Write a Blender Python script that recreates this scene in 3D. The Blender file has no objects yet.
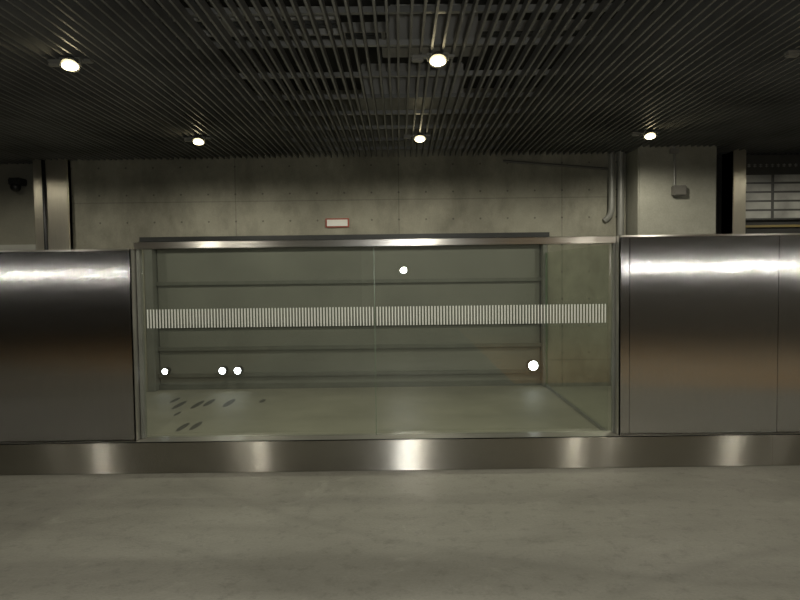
import bpy, bmesh, math, random
from mathutils import Vector, Matrix
random.seed(4)
S=bpy.context.scene
try: S.view_settings.view_transform='Standard'
except Exception: pass
COL=S.collection

# ---------------------------------------------------------------- materials
def newmat(name):
    m=bpy.data.materials.new(name); m.use_nodes=True
    nt=m.node_tree; b=nt.nodes['Principled BSDF']
    return m,nt,b
def nd(nt,t,**kw):
    n=nt.nodes.new(t)
    for k,v in kw.items(): setattr(n,k,v)
    return n
def plain(name,col,rough=.5,metal=0,var=.12,scale=6):
    m,nt,b=newmat(name)
    g=nd(nt,'ShaderNodeNewGeometry'); n=nd(nt,'ShaderNodeTexNoise'); n.inputs['Scale'].default_value=scale
    n.inputs['Detail'].default_value=4
    nt.links.new(g.outputs['Position'],n.inputs['Vector'])
    r=nd(nt,'ShaderNodeValToRGB')
    r.color_ramp.elements[0].position=.3; r.color_ramp.elements[1].position=.7
    r.color_ramp.elements[0].color=(*[c*(1-var) for c in col],1)
    r.color_ramp.elements[1].color=(*[min(1,c*(1+var)) for c in col],1)
    nt.links.new(n.outputs['Fac'],r.inputs['Fac']); nt.links.new(r.outputs['Color'],b.inputs['Base Color'])
    b.inputs['Roughness'].default_value=rough; b.inputs['Metallic'].default_value=metal
    return m
def emis(name,col,st):
    m,nt,b=newmat(name)
    b.inputs['Base Color'].default_value=(*col,1)
    b.inputs['Emission Color'].default_value=(*col,1); b.inputs['Emission Strength'].default_value=st
    return m
def math_(nt,op,a,b=None,c=None):
    n=nd(nt,'ShaderNodeMath',operation=op)
    for i,v in enumerate((a,b,c)):
        if v is None: continue
        if isinstance(v,(int,float)): n.inputs[i].default_value=v
        else: nt.links.new(v,n.inputs[i])
    return n.outputs[0]
def concrete(name,dark,light,rough=.75,scale=1.2,forms=False,marks=None,streak=False,bump=.15,worn=False):
    m,nt,b=newmat(name); L=nt.links
    g=nd(nt,'ShaderNodeNewGeometry'); mp=nd(nt,'ShaderNodeMapping')
    L.new(g.outputs['Position'],mp.inputs['Vector'])
    if streak: mp.inputs['Scale'].default_value=(.45,1.6,1)
    n=nd(nt,'ShaderNodeTexNoise'); n.inputs['Scale'].default_value=scale; n.inputs['Detail'].default_value=9; n.inputs['Roughness'].default_value=.62
    L.new(mp.outputs['Vector'],n.inputs['Vector'])
    if worn: n.inputs['Distortion'].default_value=.6
    r=nd(nt,'ShaderNodeValToRGB'); e=r.color_ramp.elements
    e[0].position=.32; e[1].position=.68; e[0].color=(*dark,1); e[1].color=(*light,1)
    L.new(n.outputs['Fac'],r.inputs['Fac'])
    col=r.outputs['Color']
    n2=nd(nt,'ShaderNodeTexNoise'); n2.inputs['Scale'].default_value=60; n2.inputs['Detail'].default_value=3
    L.new(g.outputs['Position'],n2.inputs['Vector'])
    def darken(col,fac,amount,to=(0.02,0.018,0.015,1)):
        mx=nd(nt,'ShaderNodeMix',data_type='RGBA',blend_type='MULTIPLY')
        f=math_(nt,'MULTIPLY',fac,amount)
        L.new(f,mx.inputs[0]); L.new(col,mx.inputs[6]); mx.inputs[7].default_value=to
        return mx.outputs[2]
    col=darken(col,n2.outputs['Fac'],.25)
    sep=nd(nt,'ShaderNodeSeparateXYZ'); L.new(g.outputs['Position'],sep.inputs[0])
    X,Y,Z=sep.outputs
    if worn:
        n4=nd(nt,'ShaderNodeTexNoise'); n4.inputs['Scale'].default_value=9; n4.inputs['Detail'].default_value=10; n4.inputs['Roughness'].default_value=.8
        L.new(g.outputs['Position'],n4.inputs[0])
        sc=nd(nt,'ShaderNodeMapRange'); sc.inputs[1].default_value=.52; sc.inputs[2].default_value=.72
        L.new(n4.outputs['Fac'],sc.inputs[0]); col=darken(col,sc.outputs[0],.42)
        n5=nd(nt,'ShaderNodeTexNoise'); n5.inputs['Scale'].default_value=2.2; n5.inputs['Detail'].default_value=9; n5.inputs['Roughness'].default_value=.75; n5.inputs['Distortion'].default_value=1.2
        L.new(g.outputs['Position'],n5.inputs[0])
        s5=nd(nt,'ShaderNodeMapRange'); s5.inputs[1].default_value=.57; s5.inputs[2].default_value=.70
        L.new(n5.outputs['Fac'],s5.inputs[0])
        mx=nd(nt,'ShaderNodeMix',data_type='RGBA'); L.new(math_(nt,'MULTIPLY',s5.outputs[0],.4),mx.inputs[0]); L.new(col,mx.inputs[6]); mx.inputs[7].default_value=(.42,.41,.36,1); col=mx.outputs[2]
        for (cx,cy,R,wd,am) in ((-3.2,-.6,4.5,.07,.10),(-3.2,-.6,3.1,.07,.12),(2.5,8.5,5.6,.06,.12),(3.6,-1.5,5.1,.07,.12)):
            dx=math_(nt,'SUBTRACT',X,cx); dy=math_(nt,'SUBTRACT',Y,cy)
            rr=math_(nt,'SQRT',math_(nt,'ADD',math_(nt,'MULTIPLY',dx,dx),math_(nt,'MULTIPLY',dy,dy)))
            dd=math_(nt,'DIVIDE',math_(nt,'ABSOLUTE',math_(nt,'SUBTRACT',rr,R)),wd)
            f=math_(nt,'SUBTRACT',1.0,dd); f.node.use_clamp=True
            col=darken(col,math_(nt,'MULTIPLY',f,n.outputs['Fac']),am*1.8)
    if forms:
        fx=math_(nt,'PINGPONG',X,.9); seamx=math_(nt,'LESS_THAN',fx,.006)
        col=darken(col,seamx,.28)
        zz=math_(nt,'PINGPONG',math_(nt,'SUBTRACT',Z,2.3),.9); col=darken(col,math_(nt,'LESS_THAN',zz,.006),.25)
        hx=math_(nt,'SUBTRACT',math_(nt,'PINGPONG',math_(nt,'ADD',X,.15),.3),.15)
        hz=math_(nt,'SUBTRACT',math_(nt,'PINGPONG',math_(nt,'ADD',Z,.17),.3),.15)
        d=math_(nt,'ADD',math_(nt,'MULTIPLY',hx,hx),math_(nt,'MULTIPLY',hz,hz))
        col=darken(col,math_(nt,'LESS_THAN',d,.00012),.5)
        n3=nd(nt,'ShaderNodeTexNoise'); n3.inputs['Scale'].default_value=1; n3.inputs['Detail'].default_value=7; n3.inputs['Roughness'].default_value=.65
        mp3=nd(nt,'ShaderNodeMapping'); mp3.inputs['Scale'].default_value=(2.6,2.6,1.3)
        L.new(g.outputs['Position'],mp3.inputs[0]); L.new(mp3.outputs[0],n3.inputs[0])
        st=nd(nt,'ShaderNodeMapRange'); st.inputs[1].default_value=.44; st.inputs[2].default_value=.68
        L.new(n3.outputs['Fac'],st.inputs[0])
        col=darken(col,st.outputs[0],.42,(.13,.11,.07,1))
    if marks:
        for (mx_,my_,rx,ry) in marks:
            dx=math_(nt,'DIVIDE',math_(nt,'SUBTRACT',X,mx_),rx); dy=math_(nt,'DIVIDE',math_(nt,'SUBTRACT',Y,my_),ry)
            d=math_(nt,'ADD',math_(nt,'MULTIPLY',dx,dx),math_(nt,'MULTIPLY',dy,dy))
            f=math_(nt,'SUBTRACT',1.0,d); nn=f.node; nn.use_clamp=True
            col=darken(col,math_(nt,'MINIMUM',math_(nt,'MULTIPLY',f,3.0),1.0),.85)
    L.new(col,b.inputs['Base Color']); b.inputs['Roughness'].default_value=rough
    bp=nd(nt,'ShaderNodeBump'); bp.inputs['Strength'].default_value=bump; bp.inputs['Distance'].default_value=.01
    L.new(n2.outputs['Fac'],bp.inputs['Height']); L.new(bp.outputs['Normal'],b.inputs['Normal'])
    return m
def steel(name,tangent,col=(.62,.60,.56),rough=.25,an=.5,grain=(1,1,60),wave=0.0,spread=.8):
    """brushed steel: micro-grooves tilt the normal along `tangent`, spreading highlights that way"""
    m,nt,b=newmat(name); L=nt.links
    b.inputs['Metallic'].default_value=1
    b.inputs['Anisotropic'].default_value=an
    t=nd(nt,'ShaderNodeCombineXYZ')
    for i in range(3): t.inputs[i].default_value=tangent[i]
    L.new(t.outputs[0],b.inputs['Tangent'])
    g=nd(nt,'ShaderNodeNewGeometry'); mp=nd(nt,'ShaderNodeMapping'); mp.inputs['Scale'].default_value=grain
    L.new(g.outputs['Position'],mp.inputs[0])
    n=nd(nt,'ShaderNodeTexNoise'); n.inputs['Scale'].default_value=8; n.inputs['Detail'].default_value=5
    L.new(mp.outputs[0],n.inputs[0])
    r=nd(nt,'ShaderNodeValToRGB'); e=r.color_ramp.elements; e[0].position=.3; e[1].position=.7
    e[0].color=(*[c*.92 for c in col],1); e[1].color=(*[min(1,c*1.06) for c in col],1)
    L.new(n.outputs['Fac'],r.inputs['Fac']); L.new(r.outputs['Color'],b.inputs['Base Color'])
    b.inputs['Roughness'].default_value=rough
    nrm=g.outputs['Normal']
    if wave:
        n2=nd(nt,'ShaderNodeTexNoise'); n2.inputs['Scale'].default_value=.55; n2.inputs['Detail'].default_value=0
        L.new(g.outputs['Position'],n2.inputs[0])
        bp=nd(nt,'ShaderNodeBump'); bp.inputs['Strength'].default_value=1; bp.inputs['Distance'].default_value=wave
        L.new(n2.outputs['Fac'],bp.inputs['Height']); nrm=bp.outputs['Normal']
    if spread:
        wn=nd(nt,'ShaderNodeTexWhiteNoise',noise_dimensions='3D'); L.new(g.outputs['Position'],wn.inputs['Vector'])
        off=math_(nt,'MULTIPLY',math_(nt,'SUBTRACT',wn.outputs['Value'],.5),spread)
        vs=nd(nt,'ShaderNodeVectorMath',operation='SCALE'); L.new(t.outputs[0],vs.inputs[0]); L.new(off,vs.inputs['Scale'])
        va=nd(nt,'ShaderNodeVectorMath',operation='ADD'); L.new(nrm,va.inputs[0]); L.new(vs.outputs[0],va.inputs[1])
        vn=nd(nt,'ShaderNodeVectorMath',operation='NORMALIZE'); L.new(va.outputs[0],vn.inputs[0]); nrm=vn.outputs[0]
    L.new(nrm,b.inputs['Normal'])
    return m
def glass(name,tint,f0=.08,haze=0.0,maxr=1.0):
    m=bpy.data.materials.new(name); m.use_nodes=True; nt=m.node_tree; L=nt.links
    nt.nodes.remove(nt.nodes['Principled BSDF']); out=nt.nodes['Material Output']
    tr=nd(nt,'ShaderNodeBsdfTransparent'); 
    g=nd(nt,'ShaderNodeNewGeometry'); n=nd(nt,'ShaderNodeTexNoise'); n.inputs['Scale'].default_value=.8
    L.new(g.outputs['Position'],n.inputs[0])
    mx=nd(nt,'ShaderNodeMix',data_type='RGBA'); L.new(n.outputs['Fac'],mx.inputs[0])
    mx.inputs[6].default_value=(*tint,1); mx.inputs[7].default_value=(*[c*.97 for c in tint],1)
    L.new(mx.outputs[2],tr.inputs[0])
    gl=nd(nt,'ShaderNodeBsdfGlossy'); gl.inputs['Roughness'].default_value=.0; gl.inputs[0].default_value=(1,1,1,1)
    lw=nd(nt,'ShaderNodeLayerWeight'); lw.inputs[0].default_value=.5
    p5=math_(nt,'POWER',lw.outputs['Facing'],5.0)
    fr=math_(nt,'MULTIPLY_ADD',p5,(maxr-f0)*.5,f0*.5)
    ms=nd(nt,'ShaderNodeMixShader'); L.new(fr,ms.inputs[0]); L.new(tr.outputs[0],ms.inputs[1]); L.new(gl.outputs[0],ms.inputs[2])
    df=nd(nt,'ShaderNodeBsdfDiffuse'); df.inputs[0].default_value=(.7,.73,.68,1)
    m2=nd(nt,'ShaderNodeMixShader'); m2.inputs[0].default_value=haze
    L.new(ms.outputs[0],m2.inputs[1]); L.new(df.outputs[0],m2.inputs[2])
    L.new(m2.outputs[0],out.inputs['Surface'])
    return m

M_floor=concrete('floor_concrete',(.24,.234,.20),(.335,.328,.285),.42,1.1,streak=True,worn=True)
M_ochre=concrete('ochre_reflection_tint',(.66,.40,.17),(.80,.50,.23),.5,1.1,streak=True)  # for an added, unseen floor sheet that warms the right steel's reflection
M_brown=concrete('brown_reflection_tint',(.24,.18,.12),(.32,.24,.16),.5,1.1,streak=True)  # same on the left: unseen sheet added for a brown cast in the steel
M_inner=concrete('pit_floor_concrete',(.225,.22,.168),(.31,.303,.235),.6,1.4,marks=[
  (-2.22,6.35,.035,.22),(-2.04,6.36,.035,.22),(-1.95,6.45,.035,.2),(-1.74,6.42,.04,.22),(-2.35,6.6,.03,.15),
  (-1.87,5.42,.032,.17),(-1.77,5.46,.032,.17),(-2.1,5.95,.02,.1),(-1.42,6.5,.03,.1)])  # short dark ellipses, elongated in depth
M_wall=concrete('board_formed_concrete',(.21,.203,.158),(.36,.35,.275),.8,1.3,forms=True)
M_wall2=concrete('pillar_concrete',(.25,.248,.20),(.36,.355,.295),.8,2.2,forms=False)
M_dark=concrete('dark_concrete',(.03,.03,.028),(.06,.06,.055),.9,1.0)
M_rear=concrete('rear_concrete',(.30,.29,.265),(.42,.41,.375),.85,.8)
M_reard=concrete('reflection_dark_concrete',(.06,.055,.045),(.10,.09,.07),.85,.8)  # darker copy for unseen walls, so the left steel reflects less light
M_bay=concrete('bay_concrete',(.19,.185,.145),(.28,.27,.21),.85,1.2)
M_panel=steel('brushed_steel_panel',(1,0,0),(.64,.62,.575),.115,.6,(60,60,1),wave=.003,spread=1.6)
M_panel2=steel('shade_darkened_steel_panel',(1,0,0),(.42,.405,.375),.115,.6,(60,60,1),wave=.002,spread=1.6)  # same steel with its dark surroundings' reflection put into the colour
M_curb=steel('brushed_steel_curb',(0,0,1),(.52,.50,.45),.24,1.0,(1,1,60),spread=1.1)
M_cap=steel('brushed_steel_cap',(0,1,0),(.66,.64,.60),.34,.7,(1,60,60),spread=0)
M_rail=steel('brushed_steel_rail',(0,0,1),(.70,.68,.64),.28,.8,(1,60,60),spread=.6)
M_pillar=steel('pillar_steel',(1,0,0),(.58,.54,.43),.3,.4,(60,60,1),spread=1.0)
M_black=plain('black_paint',(.012,.012,.012),.45)
M_darkmetal=plain('dark_grey_metal',(.035,.037,.035),.4,.3)
M_slat=plain('louver_grey',(.15,.151,.143),.45,.3,.35,1.5)
M_carrier=plain('carrier_metal',(.22,.22,.2),.45,.3)
M_gate=plain('gate_panel_paint',(.165,.170,.143),.5,.0,.12,1.5)
M_gaterail=plain('gate_rail_paint',(.12,.125,.105),.45,.1)
M_frame=plain('gate_frame_grey',(.19,.196,.172),.45,.2)
M_duct=plain('galvanised_duct',(.24,.24,.22),.4,.4,.4,1.2)
M_duct2=plain('pale_duct',(.30,.295,.265),.5,.1,.3,2)
M_pipe=plain('conduit_grey',(.25,.25,.225),.4,.2)
M_pipe2=plain('conduit_dull',(.10,.10,.088),.5,.1)
M_box=plain('box_grey_plastic',(.12,.115,.10),.5)
M_white=plain('white_paint',(.75,.75,.7),.5,0,.04)
M_ledge=plain('ledge_paint',(.34,.34,.30),.5,0,.04)
M_stripe=plain('white_film',(.80,.82,.76),.6,0,.03)
M_red=plain('red_paint',(.33,.08,.05),.5)
M_yellow=plain('yellow_paint',(.22,.17,.06),.5)
M_plate=plain('plate_grey',(.34,.34,.31),.5,0,.35,4)
M_board=plain('board_dark',(.06,.06,.055),.4)
M_glass=glass('clear_green_glass',(.935,.953,.92),.09,.014)
M_glass2=glass('side_green_glass',(.955,.967,.94),.0,.016,.0)
M_edge=plain('glass_edge_green',(.16,.22,.15),.2)
M_lens=emis('lamp_lens_glow',(1,.86,.52),11)
M_lens2=emis('white_led_glow',(.92,.97,1),14)

# ---------------------------------------------------------------- geometry
def bm_box(bm,a,b,bev=0):
    a=Vector(a); b=Vector(b)
    vs=[bm.verts.new((x,y,z)) for x in (a.x,b.x) for y in (a.y,b.y) for z in (a.z,b.z)]
    F=[(0,1,3,2),(4,6,7,5),(0,4,5,1),(2,3,7,6),(0,2,6,4),(1,5,7,3)]
    fs=[bm.faces.new([vs[i] for i in f]) for f in F]
    if bev>0:
        es=list({e for f in fs for e in f.edges})
        bmesh.ops.bevel(bm,geom=es,offset=bev,segments=2,affect='EDGES')
def bm_cyl(bm,p0,p1,r0,r1=None,seg=20,caps=True):
    r1=r0 if r1 is None else r1
    p0=Vector(p0); p1=Vector(p1); d=p1-p0
    q=d.to_track_quat('Z','Y').to_matrix().to_4x4()
    bmesh.ops.create_cone(bm,cap_ends=caps,segments=seg,radius1=r0,radius2=r1,depth=d.length,matrix=Matrix.Translation((p0+p1)/2)@q)
def obj(name,build,mat,parent=None,origin=(0,0,0),smooth=False,**props):
    bm=bmesh.new(); build(bm)
    o=Vector(origin)
    if o.length: bmesh.ops.translate(bm,verts=bm.verts,vec=-o)
    bmesh.ops.recalc_face_normals(bm,faces=bm.faces)
    me=bpy.data.meshes.new(name); bm.to_mesh(me); bm.free()
    if smooth:
        for p in me.polygons: p.use_smooth=len(p.vertices)<=4
    me.materials.append(mat)
    ob=bpy.data.objects.new(name,me); COL.objects.link(ob)
    if parent:
        ob.parent=parent; ob.location=o-Vector(parent.get('_o',(0,0,0)))
    else: ob.location=o
    ob['_o']=tuple(o)
    for k,v in props.items(): ob[k]=v
    return ob
def empty(name,loc,**props):
    e=bpy.data.objects.new(name,None); e.empty_display_size=.1; e.location=loc; COL.objects.link(e)
    e['_o']=tuple(loc)
    for k,v in props.items(): e[k]=v
    return e
def box(name,a,b,mat,parent=None,bev=0,**p):
    o=((a[0]+b[0])/2,(a[1]+b[1])/2,min(a[2],b[2]))
    return obj(name,lambda bm:bm_box(bm,a,b,bev),mat,parent,o,**p)
ST=dict(kind='structure')

CURB_Y=4.78; PY=4.87; GY=4.93; WY=7.1; FZ=0.20; CZ=0.235
# --- room shell
box('floor',(-8,-7,-.15),(8,CURB_Y+.01,0),M_floor,**ST,label='worn grey concrete driveway floor of the garage')
box('trim_4',(1.5,-6.98,0.0005),(7.98,1.4,.004),M_ochre,**ST,label='added unseen ochre floor sheet tinting the steel reflections')
box('trim_5',(-7.98,-6.98,0.0005),(-2.5,1.0,.004),M_brown,**ST,label='added unseen brown floor sheet tinting the steel reflections')
box('trim_1',(-7.95,CURB_Y+.2,0),(7.95,WY+.6,FZ),M_inner,**ST,label='raised concrete floor with short dark marks behind the glass')
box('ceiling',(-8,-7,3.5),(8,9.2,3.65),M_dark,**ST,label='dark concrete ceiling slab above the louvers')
OX0,OX1,OZ=-2.83,1.64,1.90
def bw(bm):
    bm_box(bm,(-3.62,WY,FZ),(OX0,WY+.3,3.5)); bm_box(bm,(OX1,WY,FZ),(3.45,WY+.3,3.5)); bm_box(bm,(OX0,WY,OZ),(OX1,WY+.3,3.5))
obj('wall_back',bw,M_wall,None,(0,WY,FZ),**ST,label='board-marked concrete wall with tie holes above the gate opening')
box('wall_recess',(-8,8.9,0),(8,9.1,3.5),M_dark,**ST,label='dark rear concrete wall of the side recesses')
box('wall_front',(-1,-7.2,0),(8,-7,3.5),M_rear,**ST,label='unseen concrete wall half, kept pale for the steel reflections')
box('wall_front_dark',(-8,-7.2,0),(-1,-7,3.5),M_reard,**ST,label='unseen concrete wall half, darkened for the steel reflections')
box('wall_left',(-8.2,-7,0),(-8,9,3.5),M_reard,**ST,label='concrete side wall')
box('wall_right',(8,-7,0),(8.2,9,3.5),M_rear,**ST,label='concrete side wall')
box('wall_left_return',(-7.9,7.3,FZ),(-3.63,7.55,3.5),M_bay,**ST,label='dim concrete wall behind the steel partition')

# --- steel curb
e=empty('steel_curb',(0,CURB_Y,0),label='low brushed stainless steel curb running under the glass and partitions',category='curb')
xs=[-7.9,-4.9,-2.02,.35,2.8,5.4,7.9]
for i in range(len(xs)-1):
    box('curb_face',(xs[i]+.0002,CURB_Y,0.002),(xs[i+1]-.0002,CURB_Y+.03,CZ),M_curb,e,bev=.0015)
box('curb_top',(-7.9,CURB_Y+.03,CZ-.03),(7.9,CURB_Y+.2,CZ-.001),M_cap,e)
box('curb_core',(-7.9,CURB_Y+.03,0.002),(7.9,CURB_Y+.195,CZ-.03),M_darkmetal,e)

# --- steel partitions
def partition(x0,x1,seams,top,lab,endside,mat):
    e=empty('steel_partition',((x0+x1)/2,PY,CZ),label=lab,category='partition wall')
    pts=[x0]+seams+[x1]
    for i in range(len(pts)-1):
        box('cladding_panel',(pts[i]+.0015,PY-.04,CZ+.002),(pts[i+1]-.0015,PY-.02,top-.014),mat,e,bev=.002)
    box('partition_core',(x0+.01,PY-.02,CZ+.002),(x1-.01,PY+.09,top-.014),M_darkmetal,e)
    box('top_cap',(x0,PY-.045,top-.014),(x1,PY+.10,top),M_rail,e,bev=.003)
    if endside<0: box('end_post',(x0-.012,PY-.042,CZ+.002),(x0+.001,PY+.1,top),M_cap,e,bev=.002)
    else: box('end_post',(x1-.001,PY-.042,CZ+.002),(x1+.012,PY+.1,top),M_cap,e,bev=.002)
    return e
partition(-7.9,-2.035,[-5.0],1.70,'shade-darkened brushed stainless steel partition wall beside the glass screen',1,M_panel2)
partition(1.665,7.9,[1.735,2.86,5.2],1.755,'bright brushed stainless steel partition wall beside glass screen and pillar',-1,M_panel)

# --- glass panes
TZ=1.745
SX0,SX1=-1.985,1.635
def stripes(x0,x1):
    def f(bm):
        n=int(round((x1-x0)/.0235)); 
        for i in range(n):
            x=x0+(i+.5)*(x1-x0)/n
            bm_box(bm,(x-.005,GY-.0012,1.09),(x+.005,GY-.0002,1.235))
    return f
mid=-.195
for (x0,x1,l) in ((SX0,mid-.004,'clear glass pane with white stripe band beside shade-darkened steel partition'),(mid+.004,SX1,'clear glass pane with white stripe band beside bright steel partition')):
    g=box('glass_pane',(x0,GY,CZ),(x1,GY+.012,TZ-.046),M_glass,label=l,category='glass panel',group='glass panes of the screen')
    obj('stripe_band',stripes(x0+(.025 if x0==SX0 else .002),x1-(.04 if x1==SX1 else .002)),M_stripe,g,((x0+x1)/2,GY,1.075),label='band of thin white vertical stripes')
    if x1<0: box('pane_edge',(x1,GY-.001,CZ),(x1+.005,GY+.013,TZ-.046),M_edge,g)
g=box('glass_pane',(1.615,GY+.06,FZ+.03),(1.627,WY-.03,TZ-.05),M_glass2,label='greenish glass side pane running back to the concrete wall',category='glass panel',group='glass panes of the screen')
box('bottom_channel',(1.612,GY+.09,FZ+.001),(1.630,WY-.03,FZ+.03),M_frame,g)
box('end_channel',(1.612,WY-.03,FZ+.002),(1.630,WY-.012,TZ-.05),M_edge,g)
h=empty('cap_rail',(0,GY,TZ-.045),label='brushed steel cap rail along the top of the glass screen',category='rail')
box('front_rail',(-2.022,GY-.045,TZ-.045),(1.65,GY+.055,TZ+.005),M_rail,h,bev=.004)
box('rail_lip',(-2.022,GY+.03,TZ+.005),(1.65,GY+.05,TZ+.012),M_cap,h,bev=.002)
box('screen_post',(-2.016,GY-.02,CZ+.001),(-1.99,GY+.03,TZ-.046),M_frame,label='slim steel end post at the edge of the glass screen',category='post')
box('screen_post',(1.637,GY-.02,CZ+.001),(1.650,GY+.02,TZ-.046),M_frame,label='slim steel end post at the edge of the glass screen',category='post')

# --- gate in the opening
GYY=WY+.12
gt=empty('parking_gate',((OX0+OX1)/2,GYY,FZ),label='grey-green sectional steel gate in the concrete wall opening',category='gate')
zs=[FZ+.01,.36,.66,.92,1.40,OZ-.07]
for i in range(5):
    box('gate_panel',(OX0+.10,GYY,zs[i]+.012),(OX1-.06,GYY+.04,zs[i+1]-.012),M_gate,gt,bev=.004)
for z in zs[1:5]:
    box('gate_rail',(OX0+.09,GYY-.03,z-.022),(OX1-.05,GYY+.045,z+.022),M_gaterail,gt,bev=.004)
box('jamb',(OX0+.002,WY+.001,FZ+.002),(OX0+.09,GYY+.08,OZ-.07),M_frame,gt,bev=.004)
box('jamb',(OX1-.05,WY+.001,FZ+.002),(OX1-.002,GYY+.08,OZ-.07),M_frame,gt,bev=.004)
box('lintel',(OX0-.04,WY-.009,OZ-.07),(OX1+.02,WY-.001,OZ+.02),M_darkmetal,gt,bev=.002,label='dark steel lintel channel')
box('kick_plate',(OX0+.09,GYY-.03,FZ+.002),(OX1-.05,GYY-.002,FZ+.06),M_gaterail,gt)

def gate_lamp(x,z,r,y=WY-.012):
    e=empty('marker_lamp',(x,y,z),label='small round white lamp shining on the grey gate',category='lamp',group='small lamps on the gate')
    obj('housing',lambda bm:bm_cyl(bm,(x,y+.1015,z),(x,y,z),r*1.15,r*1.1,24),M_darkmetal,e,(x,y,z))
    def lens(bm):
        bmesh.ops.create_uvsphere(bm,u_segments=20,v_segments=10,radius=r,matrix=Matrix.Translation((x,y,z))@Matrix.Diagonal((1,.35,1,1)))
    obj('lens',lens,M_lens2,e,(x,y,z),smooth=True)
for x,z,r in ((-2.63,.425,.032),(-1.99,.425,.037),(-1.82,.425,.038),(1.475,.44,.052)): gate_lamp(x,z,r)

sg=empty('wall_sign',(-.68,WY,2.02),label='small white sign plate with red border above the lintel',category='sign')
box('sign_border',(-.81,WY-.02,2.0),(-.55,WY-.001,2.10),M_red,sg,bev=.003)
box('sign_face',(-.793,WY-.026,2.015),(-.567,WY-.02,2.085),M_white,sg)

# --- louver ceiling
LZ=2.76
lv=empty('louver_ceiling',(0,3,LZ),label='suspended ceiling of narrow grey metal slats with cross carriers',category='slatted ceiling')
def slats(bm):
    x=-6.0
    while x<6.0:
        dz=random.uniform(-.004,.006); j=random.uniform(-.006,.006)
        bm_box(bm,(x-.0065+j,-3,LZ+max(0,dz)),(x+.0065+j,WY-.02 if -3.6<x<3.5 else 7.25,LZ+.05)); x+=.062
obj('slat_field',slats,M_slat,lv,(0,3,LZ),kind='stuff',label='rows of narrow grey metal slats')
for i in range(17):
    y=-1.4+i*.52+random.uniform(-.05,.05)
    box('carrier_rail',(-6,y-.015,LZ+.05),(6,y+.015,LZ+.08),M_duct,lv)
def duct(x0,x1,y0,y1,z,lab):
    d=empty('ventilation_duct',((x0+x1)/2,(y0+y1)/2,z),label=lab,category='duct')
    box('duct_body',(x0+.05,y0+.03,z+.03),(x1-.05,y1-.03,z+.3),M_duct2,d,bev=.01)
    box('duct_flange',(x0,y0,z),(x1,y1,z+.03),M_duct2,d,bev=.004)
    for xx in (x0+.2,x1-.22): box('duct_hanger',(xx,(y0+y1)/2,z+.3),(xx+.02,(y0+y1)/2+.02,3.5),M_carrier,d)
duct(-.35,.6,5.35,5.75,2.93,'pale metal ventilation duct outlet seen above the slats')
duct(-.1,.6,4.35,4.55,3.0,'short pale duct section seen above the slats')
def tray(y,x0,x1,z):
    t=empty('cable_tray',((x0+x1)/2,y,z),label='metal cable tray hung above the slatted ceiling',category='cable tray',group='cable trays above the slats')
    def f(bm):
        bm_box(bm,(x0,y-.13,z),(x1,y-.11,z+.07)); bm_box(bm,(x0,y+.11,z),(x1,y+.13,z+.07))
        x=x0+.1
        while x<x1: bm_box(bm,(x-.015,y-.11,z),(x+.015,y+.11,z+.02)); x+=.3
    obj('tray_frame',f,M_duct2,t,((x0+x1)/2,y,z))
    def c(bm):
        for k in range(3): bm_cyl(bm,(x0,y-.06+.06*k,z+.035),(x1,y-.06+.06*k,z+.035),.018,seg=10)
    obj('cable_bundle',c,M_darkmetal,t,((x0+x1)/2,y,z+.03))
tray(3.85,-3.2,-.35,2.95); tray(4.95,-5,5.6,3.28); tray(3.1,.6,4.2,2.92)
for (x,z) in ((-2.6,3.05),(-1.1,3.15),(1.45,3.05),(2.9,3.0)):
    obj('ceiling_pipe',lambda bm:(bm_cyl(bm,(x,-2,z),(x,7.0,z),.03,seg=16),[bm_cyl(bm,(x,-1+1.6*k,z),(x,-1+1.6*k+.06,z),.042,seg=16) for k in range(5)]),M_duct,None,(x,3,z),smooth=True,label='long metal service pipe above the ceiling slats',category='pipe')

# --- ceiling spotlights
E_SPOT=36
def spot(x,y,en):
    e=empty('ceiling_spotlight',(x,y,LZ),label='warm white adjustable spotlight mounted under the slatted ceiling',category='ceiling light',group='ceiling spotlights')
    zt=LZ
    obj('base_plate',lambda bm:bm_box(bm,(x-.15,y+.03,zt-.014),(x+.10,y+.08,zt),.004),M_carrier,e,(x,y,zt))
    obj('driver_box',lambda bm:bm_box(bm,(x-.15,y+.035,zt-.035),(x-.08,y+.075,zt-.014),.006),M_carrier,e,(x-.1,y,zt-.03))
    def arm(bm):
        bm_box(bm,(x-.062,y-.006,zt-.012),(x+.062,y+.05,zt-.004))
        bm_box(bm,(x-.062,y-.008,zt-.05),(x-.056,y+.008,zt-.008)); bm_box(bm,(x+.056,y-.008,zt-.05),(x+.062,y+.008,zt-.008))
    obj('yoke',arm,M_carrier,e,(x,y,zt-.04))
    obj('lamp_head',lambda bm:bm_cyl(bm,(x,y+.02,zt-.013),(x,y,zt-.05),.034,.052,28),M_carrier,e,(x,y,zt-.05),smooth=True)
    def lens(bm):
        bmesh.ops.create_uvsphere(bm,u_segments=24,v_segments=10,radius=.045,matrix=Matrix.Translation((x,y-.003,zt-.054))@Matrix.Diagonal((1,1,.5,1)))
    obj('lens',lens,M_lens,e,(x,y,zt-.05),smooth=True)
    l=bpy.data.lights.new('lamp_light','SPOT'); l.energy=en; l.color=(1,.945,.80); l.spot_size=math.radians(174 if y>1 else 120); l.spot_blend=.45 if y>1 else .8; l.shadow_soft_size=.04
    lo=bpy.data.objects.new('lamp_light',l); COL.objects.link(lo); lo.parent=e; lo.location=(0,0,-.12)
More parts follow.
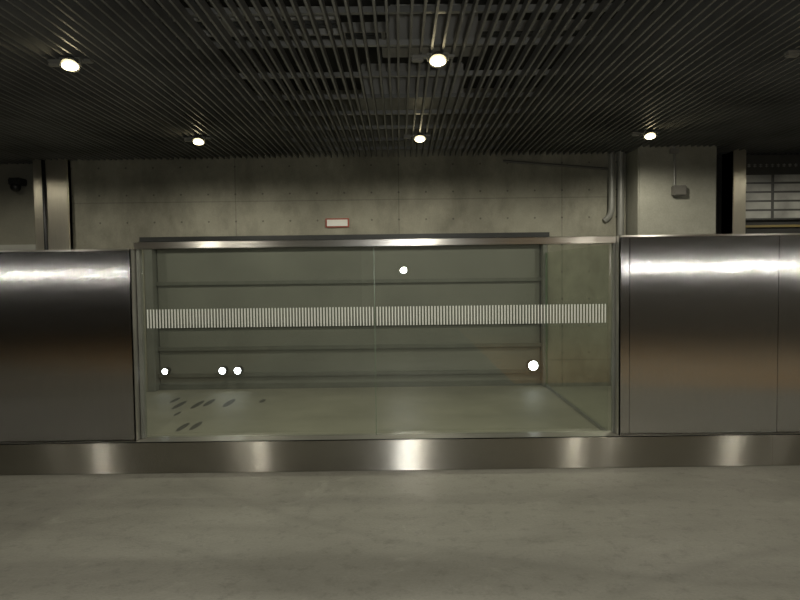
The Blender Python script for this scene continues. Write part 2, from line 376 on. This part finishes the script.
for y in (5.9,3.74,1.9,-.5,-2.6):
    for k in (-2,-1,0,1,2):
        x=.2+2.1*k; f=(.3 if k==-2 else .4 if k==2 else .75 if k==-1 else 1)
        if y==3.74 and k==-1: x=-1.88
        if y==3.74 and k==0: x=.235
        if y==3.74 and k==1: x=2.42
        if y==5.9: f={-2:.8,-1:1.1,0:1.15,1:1.1,2:.9}[k]  # outermost two are added out of view to light notice board and left pillar
        if y==1.9: f={-2:.75,-1:.85,0:.8,1:.9,2:.85}[k]
        if y<0: f*=.8
        if y==5.9 and k==-1: x=-1.82
        spot(x,y,E_SPOT*f)

# --- left pillar etc
p=empty('steel_pillar',(-3.85,6.95,FZ),label='stainless steel clad pillar with black pipe beside concrete wall',category='pillar')
box('pillar_cladding',(-3.98,7.02,FZ+.001),(-3.60,7.098,3.4),M_pillar,p,bev=.01)
obj('downpipe',lambda bm:bm_cyl(bm,(-3.85,7.0,FZ+.001),(-3.85,7.0,3.4),.02,seg=16),M_black,p,(-3.85,7.0,FZ),smooth=True,label='black vertical pipe')
sc=empty('security_camera',(-4.28,7.2,2.55),label='small dark dome security camera on the dim concrete wall',category='security camera')
obj('camera_bracket',lambda bm:bm_box(bm,(-4.33,7.14,2.52),(-4.2,7.30,2.60),.01),M_darkmetal,sc,(-4.27,7.2,2.52))
obj('camera_dome',lambda bm:bmesh.ops.create_uvsphere(bm,u_segments=20,v_segments=12,radius=.055,matrix=Matrix.Translation((-4.265,7.18,2.50))),M_black,sc,(-4.265,7.18,2.5),smooth=True)
box('trim_2',(-7.9,7.18,1.78),(-4.05,7.29,1.86),M_ledge,**ST,label='pale ledge along the dim wall')

# --- right pillar, pipes, box
box('concrete_pillar',(2.5,6.72,FZ+.001),(3.32,7.095,3.45),M_wall2,bev=.012,label='pale square concrete pillar carrying a small grey box',category='pillar')
def curve_pipe(name,pts,r,mat,label,cat,parent=None,group=None):
    cu=bpy.data.curves.new(name,'CURVE'); cu.dimensions='3D'; cu.bevel_depth=r; cu.bevel_resolution=4; cu.use_fill_caps=True
    sp=cu.splines.new('POLY'); 
    P=[Vector(q) for q in pts]; out=[P[0]]
    for i in range(1,len(P)-1):
        a=(P[i-1]-P[i]).normalized()*min(.1,(P[i-1]-P[i]).length*.45); b=(P[i+1]-P[i]).normalized()*min(.1,(P[i+1]-P[i]).length*.45)
        for t in (0,.25,.5,.75,1):
            out.append((P[i]+a)*(1-t)**2+P[i]*2*t*(1-t)+(P[i]+b)*t*t)
    out.append(P[-1]); sp.points.add(len(out)-1)
    for q,c in zip(sp.points,out): q.co=(*c,1)
    o=bpy.data.objects.new(name,cu); COL.objects.link(o)
    dg=bpy.context.evaluated_depsgraph_get(); me=bpy.data.meshes.new_from_object(o.evaluated_get(dg))
    bpy.data.objects.remove(o); me.materials.clear(); me.materials.append(mat)
    for pl in me.polygons: pl.use_smooth=True
    ob=bpy.data.objects.new(name,me); COL.objects.link(ob)
    if label: ob['label']=label
    if cat: ob['category']=cat
    if group: ob['group']=group
    if parent: ob.parent=parent; ob.location=-Vector(parent['_o'])
    return ob
curve_pipe('conduit_pipe',[(2.33,7.05,3.45),(2.33,7.05,2.10),(2.27,7.09,2.04)],.034,M_pipe,'grey conduit pipe bending into the concrete wall','pipe')
curve_pipe('conduit_pipe',[(2.43,7.05,3.45),(2.43,7.05,FZ+.03)],.038,M_pipe,'slim grey vertical conduit beside the concrete pillar','pipe')
curve_pipe('conduit_pipe',[(1.15,7.07,2.70),(2.30,7.07,2.60)],.014,M_pipe2,'thin dark conduit sloping along the concrete wall','pipe')
jb=empty('junction_box',(2.98,6.71,2.3),label='small grey junction box with conduit on the concrete pillar',category='electrical box')
box('box_body',(2.84,6.65,2.25),(2.98,6.72,2.36),M_box,jb,bev=.01)
box('box_cover',(2.85,6.642,2.26),(2.97,6.65,2.35),M_box,jb,bev=.003)
curve_pipe('box_conduit',[(2.87,6.705,2.35),(2.87,6.705,3.0)],.013,M_pipe,None,None,jb)
box('sensor_head',(2.82,6.685,2.69),(2.91,6.72,2.74),M_pipe,jb,bev=.006)

box('door_1',(3.46,7.2,FZ),(3.63,7.26,3.4),M_black,**ST,label='dark doorway beside the concrete pillar')
box('steel_jamb',(3.61,6.95,FZ+.001),(3.75,7.2,3.4),M_pillar,bev=.006,label='narrow steel clad door jamb beside the notice board',category='door jamb')
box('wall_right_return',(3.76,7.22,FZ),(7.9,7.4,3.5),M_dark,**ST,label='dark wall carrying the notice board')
nb=empty('notice_board',(4.3,7.2,2.1),label='dark directory board with two columns of pale name plates',category='notice board')
box('board_back',(3.78,7.17,2.03),(4.85,7.218,2.75),M_board,nb,bev=.005)
for c in range(2):
    for r in range(5):
        x0=3.82+c*.36; z0=2.05+r*.1
        box('name_plate',(x0,7.166,z0),(x0+.325,7.171,z0+.078),M_plate,nb)
for i in range(10):
    x=3.88+i*.065
    def hdr(bm):
        bm_box(bm,(x,7.168,2.622),(x+.035,7.171,2.627)); bm_box(bm,(x,7.168,2.638),(x+.035,7.171,2.643)); bm_box(bm,(x+.015,7.168,2.612),(x+.020,7.171,2.652))
    obj('header_letter',hdr,M_plate,nb,(x,7.16,2.62))
box('trim_3',(3.77,7.19,1.95),(4.9,7.219,1.975),M_yellow,**ST,label='yellow strip under the notice board')

# --- camera flash (real lamp at the photographer's position)
l=bpy.data.lights.new('camera_flash','POINT'); l.energy=88; l.shadow_soft_size=.045; l.color=(1,1,.97)
o=bpy.data.objects.new('camera_flash',l); COL.objects.link(o); o.location=(.06,-.06,1.53)
w=bpy.data.worlds.new('world'); S.world=w; w.use_nodes=True
w.node_tree.nodes['Background'].inputs[0].default_value=(.5,.55,.5,1); w.node_tree.nodes['Background'].inputs[1].default_value=.05

cd=bpy.data.cameras.new('camera'); cd.lens=28.8; cd.sensor_width=36; cd.clip_end=100
co=bpy.data.objects.new('camera',cd); COL.objects.link(co); S.camera=co
co.matrix_world=Matrix.Translation((0,0,1.5))@Matrix.Rotation(math.radians(90-2.5),4,'X')@Matrix.Rotation(math.radians(-.72),4,'Z')
for ob in bpy.data.objects:
    if '_o' in ob: del ob['_o']
